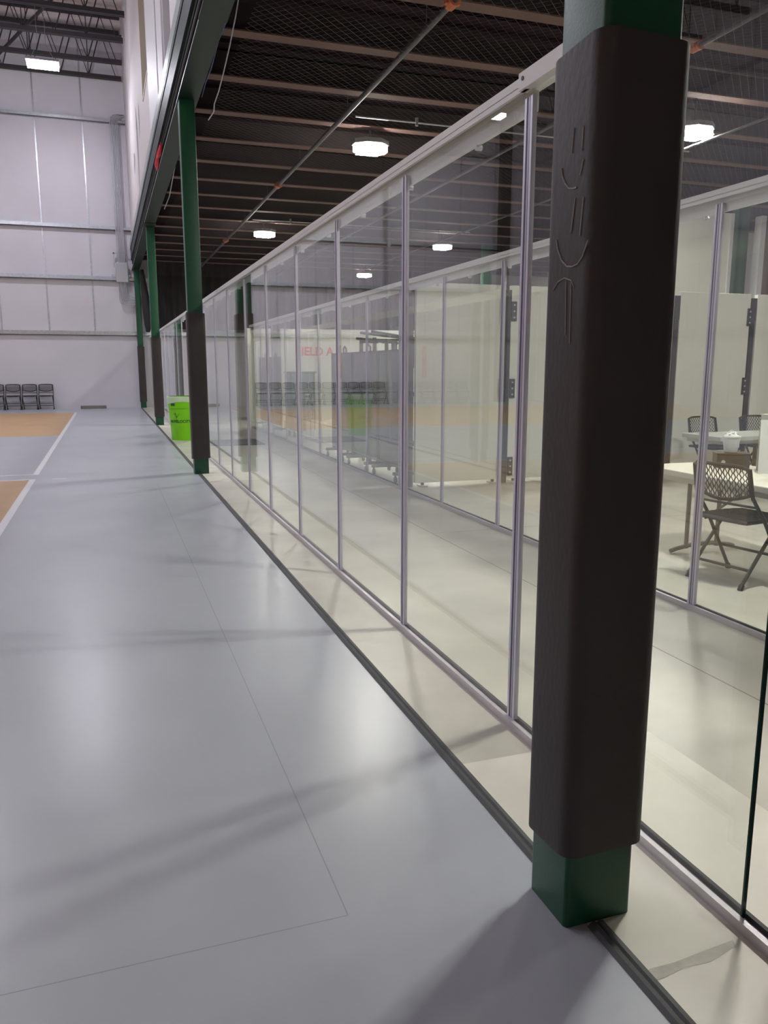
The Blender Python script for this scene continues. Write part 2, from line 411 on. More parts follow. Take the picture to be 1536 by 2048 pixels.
B(-0.03, 0.09, 0, 0.165, 0.0, 2.28).build('post', M['gasket'], t, bevel=0.004)
# ---- rubber edge trim
for a, b, lb in ((-3, COLS[0]-0.012, 'black rubber floor edge in front of the nearest column'), (COLS[0]+0.19, COLS[1]-0.012, 'long black rubber floor edge between the nearest and second column'),
             (COLS[1]+0.19, COLS[2]-0.012, 'black rubber floor edge passing the lime bin'), (COLS[2]+0.19, COLS[3]-0.012, 'farthest black rubber floor edge, past the third column')):
    m_ = MB(); L = b-a; pr = [(1.050, 0.001), (1.060, 0.010), (1.070, 0.0115), (1.077, 0.006), (1.082, 0.011), (1.095, 0.009), (1.098, 0.001)]
    for i in range(len(pr)-1): m_.face([(pr[i][0], a, pr[i][1]), (pr[i+1][0], a, pr[i+1][1]), (pr[i+1][0], b, pr[i+1][1]), (pr[i][0], b, pr[i][1])])
    m_.face([(x, a, z) for x, z in reversed(pr)]); m_.face([(x, b, z) for x, z in pr]); m_.face([(1.05, a, .001), (1.05, b, .001), (1.098, b, .001), (1.098, a, .001)])
    tag(m_.build('floor_edging', M['edge']), lb, 'floor edge')
# ================================================================== COLUMNS AND BEAM
def pad_mesh(x0, x1, y0, y1, z0, z1, seed, wob):
    rnd = random.Random(seed); rp = rrect(x0, x1, y0, y1, 0.042, 6); n_ = len(rp); m_ = MB(); nz = 14
    cx, cy = (x0+x1)/2, (y0+y1)/2; ph = [rnd.uniform(0, 6.28) for _ in range(4)]
    for k in range(nz+1):
        z = z0+(z1-z0)*k/nz
        for i, (x, y) in enumerate(rp):
            a = math.atan2(y-cy, x-cx); s_ = 1+wob*(math.sin(2.3*z*2+ph[0])*math.cos(a-1)+0.6*math.sin(4.1*z+ph[1]))
            dz = 0
            if k == nz: dz = 0.012*math.cos(a+2.2)
            if k == 0: dz = 0.010*math.cos(a+1.2)
            m_.v.append((cx+(x-cx)*s_, cy+(y-cy)*s_, z+dz))
    for k in range(nz):
        for i in range(n_):
            a = k*n_+i; b = k*n_+(i+1) % n_; m_.f.append((a, b, b+n_, a+n_)); m_.mi.append(0)
    m_.f.append(tuple(reversed(range(n_)))); m_.mi.append(0); m_.f.append(tuple(nz*n_+i for i in range(n_))); m_.mi.append(0)
    return m_
clabels = ['nearest green steel column wrapped in a black pad with chalk smiley faces',
           'second green steel column, standing just in front of the lime bin',
           'third green steel column, just behind the lime bin',
           'farthest green steel column, against the white back wall']
for i, yc in enumerate(COLS):
    cxm = (CX0+CX1)/2 + (0.0, 0.015, 0.06, 0.06)[i]; wd = CX1-CX0 if i == 0 else 0.185; dp = 0.175
    t = thing('steel_column', clabels[i], 'column', (cxm, yc+dp/2, 0), 0, 'green columns along the glass', 'thing')
    MB().prism(rrect(-wd/2, wd/2, -dp/2, dp/2, 0.014, 4), 0.0005, 4.517).build('shaft', M['green'], t, smooth=True)
    p = pad_mesh(-wd/2-0.017, wd/2+0.024, -dp/2-0.019, dp/2+0.018, 0.195, 2.03, i+3, 0.004 if i == 0 else (0.012 if i < 2 else 0.03)).build('protective_pad', M['pad'], t, smooth=True)
    if i == 0:
        x = 0.9754; oy = yc+dp/2; c = MB()
        def stroke(pts, r=0.0017): c.tube([(x-cxm, y-oy, z) for y, z in pts], r, 5)
        stroke([(1.583, 1.872), (1.588, 1.822)]); stroke([(1.546, 1.866), (1.549, 1.818)])
        stroke([(1.628, 1.80), (1.622, 1.782), (1.610, 1.765), (1.594, 1.752), (1.578, 1.748), (1.563, 1.748)]); stroke([(1.541, 1.80), (1.546, 1.785), (1.552, 1.77)])
        stroke([(1.567, 1.727), (1.579, 1.657)]); stroke([(1.535, 1.723), (1.543, 1.646)])
        stroke([(1.638, 1.65), (1.630, 1.628), (1.612, 1.603), (1.590, 1.588), (1.570, 1.585), (1.548, 1.588), (1.53, 1.602), (1.512, 1.632)])
        stroke([(1.645, 1.542), (1.625, 1.558), (1.598, 1.564), (1.57, 1.556), (1.558, 1.54)], 0.0014)
        stroke([(1.59, 1.555), (1.585, 1.44)], 0.0013); stroke([(1.57, 1.552), (1.566, 1.42)], 0.0013)
        c.build('chalk_marks', M['chalk'], p)
# beam along the columns: bottom flange, web, green fascia, light flashing
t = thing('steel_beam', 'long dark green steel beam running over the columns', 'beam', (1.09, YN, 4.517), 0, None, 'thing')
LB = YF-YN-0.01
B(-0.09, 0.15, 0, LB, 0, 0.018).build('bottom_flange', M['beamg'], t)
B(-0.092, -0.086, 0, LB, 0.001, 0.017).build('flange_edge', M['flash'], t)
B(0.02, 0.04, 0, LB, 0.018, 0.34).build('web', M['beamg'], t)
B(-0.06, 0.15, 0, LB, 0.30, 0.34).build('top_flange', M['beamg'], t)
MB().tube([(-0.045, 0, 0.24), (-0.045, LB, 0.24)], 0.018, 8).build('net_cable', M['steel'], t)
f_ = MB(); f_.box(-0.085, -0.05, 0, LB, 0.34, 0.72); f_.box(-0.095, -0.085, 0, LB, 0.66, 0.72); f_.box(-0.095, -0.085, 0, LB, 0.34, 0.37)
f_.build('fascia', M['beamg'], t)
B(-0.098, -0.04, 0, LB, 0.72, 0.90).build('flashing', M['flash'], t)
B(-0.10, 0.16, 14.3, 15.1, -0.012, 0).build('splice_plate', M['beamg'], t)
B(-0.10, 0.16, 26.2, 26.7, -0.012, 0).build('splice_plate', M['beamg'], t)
# red ribbon and cords on the beam
m_ = MB()
for k in range(3):
    y = 13.2+0.28*k; m_.face([(0.985-0.012*(k % 2), y, 4.60+0.02*k), (0.975, y+0.3, 4.56), (0.972, y+0.34, 4.66), (0.985, y+0.03, 4.72)])
m_.tube([(0.985, 13.15, 4.66), (0.975, 13.4, 4.60), (0.972, 13.8, 4.63), (0.97, 14.0, 4.57), (0.985, 14.25, 4.53)], [0.02, 0.045, 0.03, 0.04, 0.01], 6)
tag(m_.build('red_ribbon', M['red']), 'crumpled red ribbon hanging on the side of the green beam', 'ribbon')
tag(MB().tube([(1.275, 7.55, 4.62), (1.265, 8.2, 4.57), (1.27, 8.8, 4.60), (1.262, 9.4, 4.53), (1.268, 9.9, 4.56), (1.26, 10.25, 4.50)], [0.004, 0.007, 0.004, 0.008, 0.007, 0.003], 6).build('hanging_cord', M['blue']), 'blue frayed cord dangling from the near end of the green beam', 'cord')
tag(MB().tube([(1.31, 7.6, 4.66), (1.31, 7.95, 4.52), (1.305, 8.3, 4.40), (1.30, 8.75, 4.29), (1.295, 9.1, 4.22), (1.28, 9.35, 4.17), (1.30, 9.55, 4.15), (1.27, 9.8, 4.13)], 0.006, 6).build('hanging_cord', M['cordw']), 'pale grey cord dangling with a kinked end beside the blue cord', 'cord')
tag(MB().tube([(1.26, 14.0, 4.6), (1.27, 14.8, 4.52), (1.27, 15.6, 4.40), (1.25, 16.6, 4.36)], 0.008, 5).build('hanging_cord', M['cordw']), 'thin looped cord hanging under the beam behind the second column', 'cord')
# ================================================================== COURT ROOF
def truss(y, zb, label):
    t = thing('roof_truss', label, 'truss', (0, y, zb), 0, 'black roof trusses over the court')
    x0, x1 = XL+0.02, 1.0; h_ = ZR-zb-0.02
    c = MB(); c.box(x0, x1, -0.075, -0.012, 0, 0.11); c.box(x0, x1, 0.012, 0.075, 0, 0.11); c.build('bottom_chord', M['steel'], t)
    c = MB(); c.box(x0, x1, -0.07, 0.07, h_-0.1, h_); c.build('top_chord', M['steel'], t)
    wb = MB(); k = 0; x = x1-0.15; st = 0.82
    while x > x0+st:
        wb.tube([(x, 0, 0.06), (x-st/2, 0, h_-0.05)], 0.013, 5); wb.tube([(x-st/2, 0, h_-0.05), (x-st, 0, 0.06)], 0.018, 5)
        if k % 2 == 0: wb.tube([(x-st, 0, 0.06), (x-st, 0, h_-0.05)], 0.014, 5)
        x -= st; k += 1
    wb.build('web_bars', M['steel'], t)
truss(28.5, 10.30, 'farthest black roof truss, close against the back wall')
for i, y in enumerate((27.3, 25.55, 23.75)):
    truss(y, 10.38, '%s black roof truss out from the back wall' % ORD[i+1])
for k in range(11): truss(21.9-1.82*k, 10.38, 'black roof truss seen only as a reflection in the glass')
tag(MB().tube([(-2.6, 28.3, 10.5), (1.0, 21.5, 11.5)], 0.05, 6).build('brace_pipe', M['steel']), 'dark diagonal brace crossing the far roof trusses', 'brace')
tag(MB().tube([(XL, 26.4, 10.85), (1.0, 26.4, 10.85)], 0.035, 6).build('roof_pipe', M['steel']), 'thin dark pipe running across between the far trusses', 'pipe')
def court_lamp(x, y, z, label, root=None):
    if root: return dup(root, (x, y, z), None, label)
    t = thing('high_bay_lamp', label, 'lamp', (x, y, z), 0, 'high bay lamps of the court')
    B(-0.40, 0.40, -0.22, 0.22, 0.01, 0.08).build('housing', M['lampb'], t, bevel=0.01)
    B(-0.38, 0.38, -0.20, 0.20, -0.08, 0.01).build('diffuser', M['court_lamp'], t)
    m_ = MB()
    for sx in (-0.3, 0.3): m_.tube([(sx, 0, 0.08), (sx*0.3, 0, 0.5)], 0.006, 5)
    m_.tube([(0.1, 0, 0.5), (0.1, 0, ZR-9.15)], 0.006, 5); m_.tube([(-0.1, 0, 0.5), (-0.1, 0, ZR-9.15)], 0.006, 5)
    m_.build('hanger', M['lampb'], t)
    return t
L0 = court_lamp(-1.08, 24.0, 9.10, 'bright high bay lamp hanging below the trusses near the back wall')
for x in (-3.6, -9.0):
    for y in (24.0, 16.5, 9.0):
        if x > -5 and y == 24.0: continue
        court_lamp(x, y, 9.10, 'bright high bay lamp over the court, outside the picture', L0)
# ================================================================== BACK WALL FITTINGS
t = thing('conduit_bundle', 'bundle of grey conduits down the back wall by the farthest column', 'conduits', (0, YF, 0))
for k in range(6):
    x = 0.575+0.045*k; y = -0.20
    pts = [(min(x+0.28, 1.02), y, 9.30), (x+0.12, y, 9.28), (x+0.03, y, 9.18), (x, y, 9.0), (x, y, 4.70)]
    MB().tube(pts, 0.016, 7).build('conduit', M['conduit'], t, smooth=True)
    z = 3.40+0.05*k; r_ = 0.16
    pts = [(x, y, 4.15), (x, y, z+r_)]+[(x+r_-r_*math.cos(a), y, z+r_-r_*math.sin(a)) for a in (0.4, 0.8, 1.2, PI/2)]+[(1.5, y, z)]
    MB().tube(pts, 0.016, 7).build('conduit', M['conduit'], t, smooth=True)
B(0.50, 0.88, -0.29, -0.17, 4.12, 4.74).build('junction_box', M['conduit'], t, bevel=0.01)
m_ = MB(); m_.box(0.44, 0.90, -0.19, -0.175, 5.02, 5.06); m_.box(0.44, 0.48, -0.19, -0.175, 4.6, 5.06); m_.box(0.36, 0.95, -0.19, -0.175, 4.30, 4.36); m_.build('strut', M['galv'], t)
m_ = MB(); m_.tube([(-7.2, 28.52, 1.3), (-7.2, 28.52, ZR)], 0.07, 10); m_.tube([(-7.2, 28.52, 1.3), (-7.22, 28.45, 1.1), (-7.22, 28.45, 0.0)], 0.10, 10)
tag(m_.build('downspout', M['pvc'], smooth=True), 'white vertical downpipe on the back wall, mirrored in the glass', 'downpipe')
tag(B(-5.40, -5.22, YF-0.075, YF-0.055, 0.95, 2.15).build('red_banner', M['red']), 'narrow red banner on the back wall, mirrored in the glass', 'banner')
m_ = MB(); m_.box(-0.86, -0.05, 28.30, 28.48, 0.0, 0.095); m_.box(-0.80, -0.10, 28.27, 28.31, 0.0, 0.03)
tag(m_.build('timber_block', M['wood'], bevel=0.012), 'low grey timber block lying on the floor against the back wall', 'timber')
# black netting curtain under the far end of the mezzanine
def drape(name, x0, x1, y, z0, z1, amp, n_, m, label, cat):
    m_ = MB()
    for k in range(n_):
        xa, xb = x0+(x1-x0)*k/n_, x0+(x1-x0)*(k+1)/n_
        ya, yb = y+amp*math.sin(k*1.7)*(0.6+0.4*math.sin(k*0.37)), y+amp*math.sin((k+1)*1.7)*(0.6+0.4*math.sin((k+1)*0.37))
        m_.face([(xa, ya, z0), (xb, yb, z0), (xb, yb, z1), (xa, ya, z1)]); m_.face([(xa, ya+0.02, z1), (xb, yb+0.02, z1), (xb, yb+0.02, z0), (xa, ya+0.02, z0)])
    return tag(m_.build(name, m, smooth=True), label, cat)
drape('net_curtain', 1.75, 12.0, 28.35, 2.62, 4.85, 0.05, 120, M['curtain'], 'black netting curtain across the far end under the mezzanine', 'curtain')
m_ = MB()
m_.tube([(1.30, 28.10, 4.5), (1.34, 28.1, 4.0), (1.40, 28.1, 3.3), (1.42, 28.1, 2.75), (1.40, 28.1, 2.5)], [0.06, 0.10, 0.15, 0.13, 0.06], 10)
tag(m_.build('gathered_net', M['curtain'], smooth=True), 'gathered bundle of black netting hanging beside the farthest column', 'netting')
# ================================================================== MEZZANINE SERVICES
def sprinkler(x, z, y0, y1, r, label, coup=()):
    t = thing('sprinkler_pipe', label, 'pipe', (x, 0, z))
    MB().tube([(0, y0, 0), (0, y1, 0)], r, 10).build('pipe', M['pipe'], t, smooth=True)
    y = y0+0.8
    while y < y1:
        MB().tube([(0, y, r), (0, y, 4.9-z)], 0.006, 5).build('hanger_rod', M['pipe'], t); y += 2.57
    for y in coup:
        m_ = MB(); m_.tube([(0, y-0.06, 0), (0, y+0.06, 0)], r*1.7, 10); m_.box(-r*2.3, r*2.3, y-0.025, y+0.025, -0.02, 0.02); m_.build('coupling', M['coupl'], t)
sprinkler(2.98, 4.43, 1.5, 27.5, 0.030, 'dark sprinkler pipe with orange couplings, directly above the corridor', (6.85, 14.2, 20.6))
sprinkler(5.65, 4.45, 1.5, 27.5, 0.026, 'second sprinkler pipe, seen through the front glass', (7.0,))
sprinkler(7.45, 4.22, 1.5, 27.5, 0.016, 'thin pale pipe farther in under the mezzanine')
for i, y in enumerate((10.55, 18.3)):
    m_ = MB(); m_.tube([(3.25, y, 4.56), (8.5, y, 4.56)], 0.012, 6); m_.tube([(4.1, y, 4.52), (4.1, y, 4.62)], 0.02, 6)
    tag(m_.build('branch_conduit', M['conduit']), ('thin conduit crossing above the nearer mezzanine lamp', 'thin conduit crossing above the farther mezzanine lamp')[i], 'conduit')
def mezz_lamp(x, y, label, root=None):
    if root: return dup(root, (x, y, 4.40), None, label)
    t = thing('octagonal_lamp', label, 'lamp', (x, y, 4.40), 0, 'octagonal lamps under the mezzanine')
    def octo(rx, ry): return [(rx*math.cos(PI/8+k*PI/4), ry*math.sin(PI/8+k*PI/4)) for k in range(8)]
    MB().prism(octo(0.27, 0.22), 0.012, 0.07).build('housing', M['lampb'], t)
    MB().prism(octo(0.25, 0.20), -0.075, 0.012).build('diffuser', M['mezz_glare'], t)  # diffuser deepened and set weakly glowing to stand in for the lamp's glare
    for sy in (-1, 1): B(-0.16, 0.16, sy*0.13-0.05, sy*0.13+0.05, -0.079, -0.075).build('light_bar', M['mezz_lamp'], t)
    m_ = MB(); m_.tube([(0, 0, 0.07), (0, 0, 0.487)], 0.012, 6); m_.build('stem', M['lampb'], t); return t
A0 = mezz_lamp(3.68, 11.26, 'larger bright octagonal lamp under the dark mezzanine, nearest one above the front rail')
mezz_lamp(3.64, 19.0, 'smaller bright octagonal lamp beyond the nearest one, above the front rail', A0)
mezz_lamp(8.30, 19.5, 'bright lamp seen through the front glass, right of the two', A0)
mezz_lamp(8.34, 26.2, 'bright lamp seen through the front glass, left of the two', A0)
mezz_lamp(7.44, 9.15, 'bright lamp half hidden by the nearest padded column', A0)
for x, y in ((3.62, 3.30), (8.4, 3.2)): mezz_lamp(x, y, 'bright octagonal lamp under the mezzanine, outside the picture', A0)
m_ = MB().face([(1.3, 2.0, 0), (12.0, 2.0, 0), (12.0, 27.0, 0), (1.3, 27.0, 0)]); o = m_.build('ceiling_net', M['net']); o.location.z = 4.22
tag(o, 'fine black ceiling net stretched below the mezzanine joists', 'net')
# ================================================================== CHAIRS
def lattice(mb, fn, nu, nv, r):
    """zigzag ribs that leave rows of slanted slots"""
    for i in range(nu+1):
        pts = []
        for j in range(nv+1):
            u = (i+0.30*(1 if (j+i) % 2 else -1))/nu; u = min(1, max(0, u)); pts.append(fn(u, j/nv))
        mb.tube(pts, r, 4, cap=False)
def make_chair(label, group):
    t = thing('folding_chair', label, 'chair', (0,0,0), 0, group)
    def bk(u, v):        # backrest surface
        x = -0.205+0.41*u; e = (2*u-1)**2
        z0 = 0.575+0.045*e; z1 = 0.805-0.02*e*e
        z = z0+(z1-z0)*v
        return (x, -0.185-0.055*(z-0.575)/0.23-0.03*(1-e), z)
    m_ = MB(); lattice(m_, bk, 22, 9, 0.0040)
    loop = [bk(u/10, 1) for u in range(11)]+[bk(1, 1-v/4) for v in range(1, 4)]+[bk(1-u/10, 0) for u in range(11)]+[bk(0, v/4) for v in range(1, 5)]
    m_.tube(loop, 0.0125, 6); m_.build('backrest', M['chair'], t, smooth=True)
    def st(u, v):
        y = -0.20+0.42*v; hw = 0.195*(1-0.22*max(0, v-0.55)**2/0.2); return ((2*u-1)*hw, y, 0.445-0.012*math.sin(PI*u)*math.sin(PI*v))
    s_ = MB(); lattice(s_, st, 14, 12, 0.007)
    loop = [st(u/8, 1) for u in range(9)]+[st(1, 1-v/6) for v in range(1, 6)]+[st(1-u/8, 0) for u in range(9)]+[st(0, v/6) for v in range(1, 7)]
    s_.tube([(x, y, z-0.008) for x, y, z in loop], 0.014, 6); s_.box(-0.15, 0.15, -0.17, 0.17, 0.415, 0.422); s_.build('seat', M['chair'], t, smooth=True)
    for sx in (-1, 1):
        l = MB().tube([(sx*0.212, -0.235, 0.79), (sx*0.217, -0.19, 0.60), (sx*0.222, -0.06, 0.44), (sx*0.226, 0.215, 0.012)], 0.0125, 7).build('front_leg', M['chairm'], t, smooth=True)
        MB().tube([(sx*0.226, 0.211, 0.0), (sx*0.226, 0.203, 0.035)], 0.018, 8).build('foot_cap', M['chair'], l)
        l = MB().tube([(sx*0.205, 0.12, 0.43), (sx*0.208, -0.08, 0.20), (sx*0.208, -0.235, 0.012)], 0.0125, 7).build('rear_leg', M['chairm'], t, smooth=True)
        MB().tube([(sx*0.208, -0.233, 0.0), (sx*0.208, -0.215, 0.035)], 0.018, 8).build('foot_cap', M['chair'], l)
    MB().tube([(-0.224, 0.10, 0.192), (0.224, 0.10, 0.192)], 0.010, 6).build('stretcher', M['chairm'], t)
    MB().tube([(-0.208, -0.15, 0.12), (0.208, -0.15, 0.12)], 0.010, 6).build('stretcher', M['chairm'], t)
    MB().tube([(-0.217, -0.14, 0.535), (0.217, -0.14, 0.535)], 0.009, 6).build('back_bar', M['chairm'], t)
    return t
ch = make_chair('black folding chair with a slotted back, drawn up to the near white table', 'folding chairs in the glass rooms')
ch.location = (3.83, 4.02, 0); ch.rotation_euler = (0, 0, math.radians(-80)); ch.scale = (0.96,)*3
dup(ch, (6.90, 7.78, 0), math.radians(180), 'black folding chair behind the grey table, left one against the white panels', scale=0.95)
dup(ch, (7.62, 7.72, 0), math.radians(176), 'black folding chair behind the grey table, right one beside the white board', scale=0.95)
vis = ['rightmost black folding chair of the row against the back wall', 'second black folding chair from the right end of the back wall row',
       'third black folding chair from the right end of the back wall row', 'black folding chair cut off by the left edge, against the back wall']
for k in range(11):
    dup(ch, (-1.90-0.493*k, 28.38, 0), math.radians(180+random.uniform(-0.6, 0.6)), vis[k] if k < 4 else 'black folding chair of the back wall row, seen only mirrored in the glass', 'chairs in a row at the back wall', scale=1.0)
tag(MB().prism(rrect(1.66, 2.62, 14.1, 15.2, 0.03, 3), 0.0, 0.012).build('floor_mat', M['mat_floor']), 'dark floor mat in the corridor between the two glass walls', 'mat')
# ================================================================== LIME BIN
t = thing('waste_bin', 'lime green round waste bin behind the second padded column', 'bin', (1.352, 15.62, 0))
MB().lathe([(0.0, 0.012), (0.22, 0.012), (0.232, 0.0), (0.238, 0.02), (0.272, 0.60), (0.284, 0.605), (0.29, 0.79), (0.30, 0.80), (0.30, 0.815), (0.278, 0.815), (0.262, 0.60), (0.225, 0.03), (0, 0.03)], 40).build('body', M['lime'], t, smooth=True)
bg = MB(); n_ = 40
for k in range(n_):
    a0, a1 = 2*PI*k/n_, 2*PI*(k+1)/n_
    d0, d1 = 0.715+0.015*math.sin(3*a0+1)+0.02*math.cos(a0), 0.715+0.015*math.sin(3*a1+1)+0.02*math.cos(a1)
    pr = lambda a, r, z: (r*math.cos(a), r*math.sin(a), z)
    bg.face([pr(a0, 0.294, d0), pr(a1, 0.294, d1), pr(a1, 0.304, 0.80), pr(a0, 0.304, 0.80)])
    bg.face([pr(a0, 0.304, 0.80), pr(a1, 0.304, 0.80), pr(a1, 0.302, 0.822), pr(a0, 0.302, 0.822)])
    bg.face([pr(a0, 0.302, 0.822), pr(a1, 0.302, 0.822), pr(a1, 0.27, 0.822), pr(a0, 0.27, 0.822)])
bgo = bg.build('bin_liner', M['bag'], t, smooth=True)
def on_bin(mo, ang, zc, r, tilt=0.0):
    for v in mo.data.vertices:
        x, y, z = v.co; a = ang+x/r; rr = r+z+(y)*0.055; v.co = (rr*math.cos(a), rr*math.sin(a), zc+y)
    mo.rotation_euler = (0,0,0); mo.location = (0,0,0); mo.scale = (1,1,1)
aim = math.atan2(-15.62, -1.352)
lt = text('lettering', 'NUVELOCITY', M['limed'], 0.072, (0,0,0), (0,0,0), 0.0015, t, 'CENTER'); on_bin(lt, aim-0.33, 0.335, 0.2605)
lg = MB()
for a, b, c_, d in (((-0.055, 0.07), (-0.03, 0.10), (-0.022, 0.10), (-0.045, 0.062)), ((-0.032, 0.10), (-0.022, 0.10), (-0.004, 0.025), (-0.012, 0.0)), ((-0.012, 0.0), (-0.004, 0.025), (0.05, 0.085), (0.055, 0.085))):
    lg.face([(*a, 0.0015), (*b, 0.0015), (*c_, 0.0015), (*d, 0.0015)])
lgo = lg.build('emblem', M['limed'], t); on_bin(lgo, aim-0.50, 0.42, 0.263)
lb = B(-0.045, 0.045, -0.02, 0.025, 0, 0.002).build('sticker', M['limed'], t); on_bin(lb, aim-0.72, 0.67, 0.291)
# ================================================================== THINGS BEHIND THE REAR GLASS
YW = 8.45
def wpanel(x0, x1, label):
    t = thing('folding_wall_panel', label, 'wall panel', ((x0+x1)/2, YW, 0), 0, 'white folding wall panels')
    hw = (x1-x0)/2
    B(-hw, hw, 0, 0.06, 0.05, 2.29).build('panel', M['white'], t, bevel=0.004)
    for sx in (-1, 1):
        MB().tube([(sx*(hw-0.1), 0.03, 0.05), (sx*(hw-0.1), 0.03, 0.02)], 0.02, 8).build('glide', M['hinge'], t)
        B(sx*(hw-0.1)-0.04, sx*(hw-0.1)+0.04, -0.04, 0.10, 0, 0.02).build('foot', M['chan'], t)
wpanel(3.295, 4.395, 'wide white folding wall panel seen through both glass walls, left of the black hinges')
wpanel(4.47, 6.74, 'white folding wall panel half hidden by the nearest padded column')
wpanel(6.83, 7.93, 'white folding wall panel behind the grey table')
wpanel(8.04, 9.3, 'white folding wall panel at the right edge behind the white board')
def post(x, label, hin):
    t = thing('hinge_post', label, 'post', (x, YW, 0), 0, 'black hinge posts between white panels')
    B(-0.032, 0.032, 0.0, 0.07, 0.0, 2.20).build('post', M['hinge'], t)
    B(-0.04, 0.04, -0.006, 0.08, 1.95, 2.24).build('sleeve', M['hinge'], t)
    for z in (0.2, 1.12, 2.0):
        for sx in hin:
            h_ = B(sx*0.07-0.033, sx*0.07+0.033, -0.02, -0.002, z-0.11, z+0.11).build('hinge', M['hinge'], t)
            m_ = MB()
            for q in (-0.07, 0, 0.07): m_.tube([(sx*0.07, -0.024, z+q), (sx*0.07, -0.02, z+q)], 0.012, 6)
            m_.build('screw', M['chan'], h_)
post(4.432, 'black hinge post with six hinges between the two left white panels', (-1, 1))
post(6.785, 'dark hinge post just right of the nearest padded column', ())
post(7.985, 'black hinge post behind the right folding chair', (-1,))
tag(B(3.125, 3.285, 8.50, 8.56, 0.0, 2.28).build('end_panel', M['greyd'], bevel=0.003), 'narrow charcoal end panel at the left edge of the white wall panel', 'panel')
# white inner wall with an opening, far right above the panels
YI = 12.0
struct(B(7.9, 10.70, YI, YI+0.12, 0, 4.05).build('wall_inner', M['white']))
struct(B(11.42, 14.4, YI, YI+0.12, 0, 4.05).build('wall_inner_right', M['joist']))
struct(B(10.66, 10.73, YI-0.02, YI+0.14, 0, 4.05).build('trim_%d' % n, M['trimw'])); n += 1
struct(B(11.34, 11.45, YI-0.02, YI+0.14, 0, 4.05).build('trim_%d' % n, M['trimw'])); n += 1
ic = MB().prism(rrect(-0.13, 0.13, -0.09, 0.09, 0.012, 3), 0, 4.6).build('steel_column', M['green'], smooth=True); ic.location = (11.2, 12.35, 0)
tag(ic, 'green inner column seen through the opening in the white inner wall', 'column', 'inner green columns', 'thing')
c2 = ic.copy(); COL.objects.link(c2); c2.location = (9.9, 20.2, 0); c2['label'] = 'green inner column far back above the white panels'
# rolling partitions
def partition(x, y0, y1, label, root=None):
    if root: return dup(root, (x, (y0+y1)/2, 0), None, label)
    L = (y1-y0)/2-0.02
    t = thing('rolling_partition', label, 'partition', (x, (y0+y1)/2, 0), 0, 'grey rolling partitions behind the rear glass')
    B(-0.02, 0.02, -L+0.01, L-0.01, 0.17, 1.555).build('fabric_panel', M['greyp'], t, bevel=0.006)
    f_ = MB(); f_.box(-0.026, 0.026, -L, -L+0.025, 0.12, 1.57); f_.box(-0.026, 0.026, L-0.025, L, 0.12, 1.57); f_.box(-0.026, 0.026, -L, L, 1.548, 1.573); f_.box(-0.026, 0.026, -L, L, 0.15, 0.18)
    f_.build('frame', M['chairm'], t)
    for sy in (-1, 1):
        ft = B(-0.16, 0.22, sy*(L-0.12)-0.02, sy*(L-0.12)+0.02, 0.09, 0.13).build('foot', M['chairm'], t)
        for q in (-0.13, 0.19):
            m_ = MB(); m_.tube([(q-0.012, sy*(L-0.12), 0.038), (q+0.012, sy*(L-0.12), 0.038)], 0.038, 12); m_.tube([(q, sy*(L-0.12), 0.04), (q, sy*(L-0.12), 0.10)], 0.012, 6); m_.build('caster', M['hinge'], ft)
    MB().tube([(0, -0.2, 1.57), (0, -0.2, 1.63), (0, -0.13, 1.66), (0, -0.07, 1.63), (0, -0.07, 1.57)], 0.013, 6).build('handle', M['chairm'], t)
    return t
Q = partition(3.33, 8.72, 9.82, 'grey rolling partition nearest the charcoal end panel')
partition(3.33, 9.86, 10.96, 'second grey rolling partition from the charcoal end panel', Q)
partition(3.33, 11.0, 12.1, 'third grey rolling partition, nearest before the gap with the white stand', Q)
partition(3.33, 16.1, 17.2, 'grey rolling partition just beyond the grey-green cart', Q)
partition(3.33, 17.24, 18.34, 'farthest grey rolling partition behind the rear glass', Q)
# lettered stand
t = thing('lettered_stand', 'white two-column stand with black script lettering behind the rear glass', 'stand', (3.60, 14.75, 0))
B(-0.09, 0.12, -0.09, 0.09, 0, 0.03).build('base', M['pvc'], t, bevel=0.01)
for i, x in enumerate((-0.045, 0.045)):
    p = B(x-0.035, x+0.035, -0.035, 0.035, 0.03, 0.80-0.02*i).build('post', M['pvc'], t, bevel=0.006)
    text('lettering', ('Kcoulters', 'Southern')[i], M['black'], 0.09, (x-0.02, -0.037, 0.74-0.02*i), (PI/2, PI/2, 0), 0.001, p)
B(-0.09, 0.0, -0.05, 0.05, 0.84, 0.87).build('cap', M['whiteb'], t, bevel=0.008); MB().tube([(-0.045, 0, 0.79), (-0.045, 0, 0.85)], 0.02, 8).build('neck', M['chairm'], t)
t = thing('storage_cart', 'grey-green cart standing in the gap between the grey partitions', 'cart', (3.62, 15.62, 0), 0)
B(-0.24, 0.24, -0.3, 0.3, 0.12, 1.25).build('body', M['teal'], t, bevel=0.03); B(-0.26, 0.26, -0.32, 0.32, 1.25, 1.28).build('lid', M['teal'], t, bevel=0.01)
for sx in (-0.18, 0.18):
    for sy in (-0.22, 0.22): MB().tube([(sx-0.015, sy, 0.05), (sx+0.015, sy, 0.05)], 0.05, 12).tube([(sx, sy, 0.05), (sx, sy, 0.13)], 0.015, 6).build('caster', M['hinge'], t)
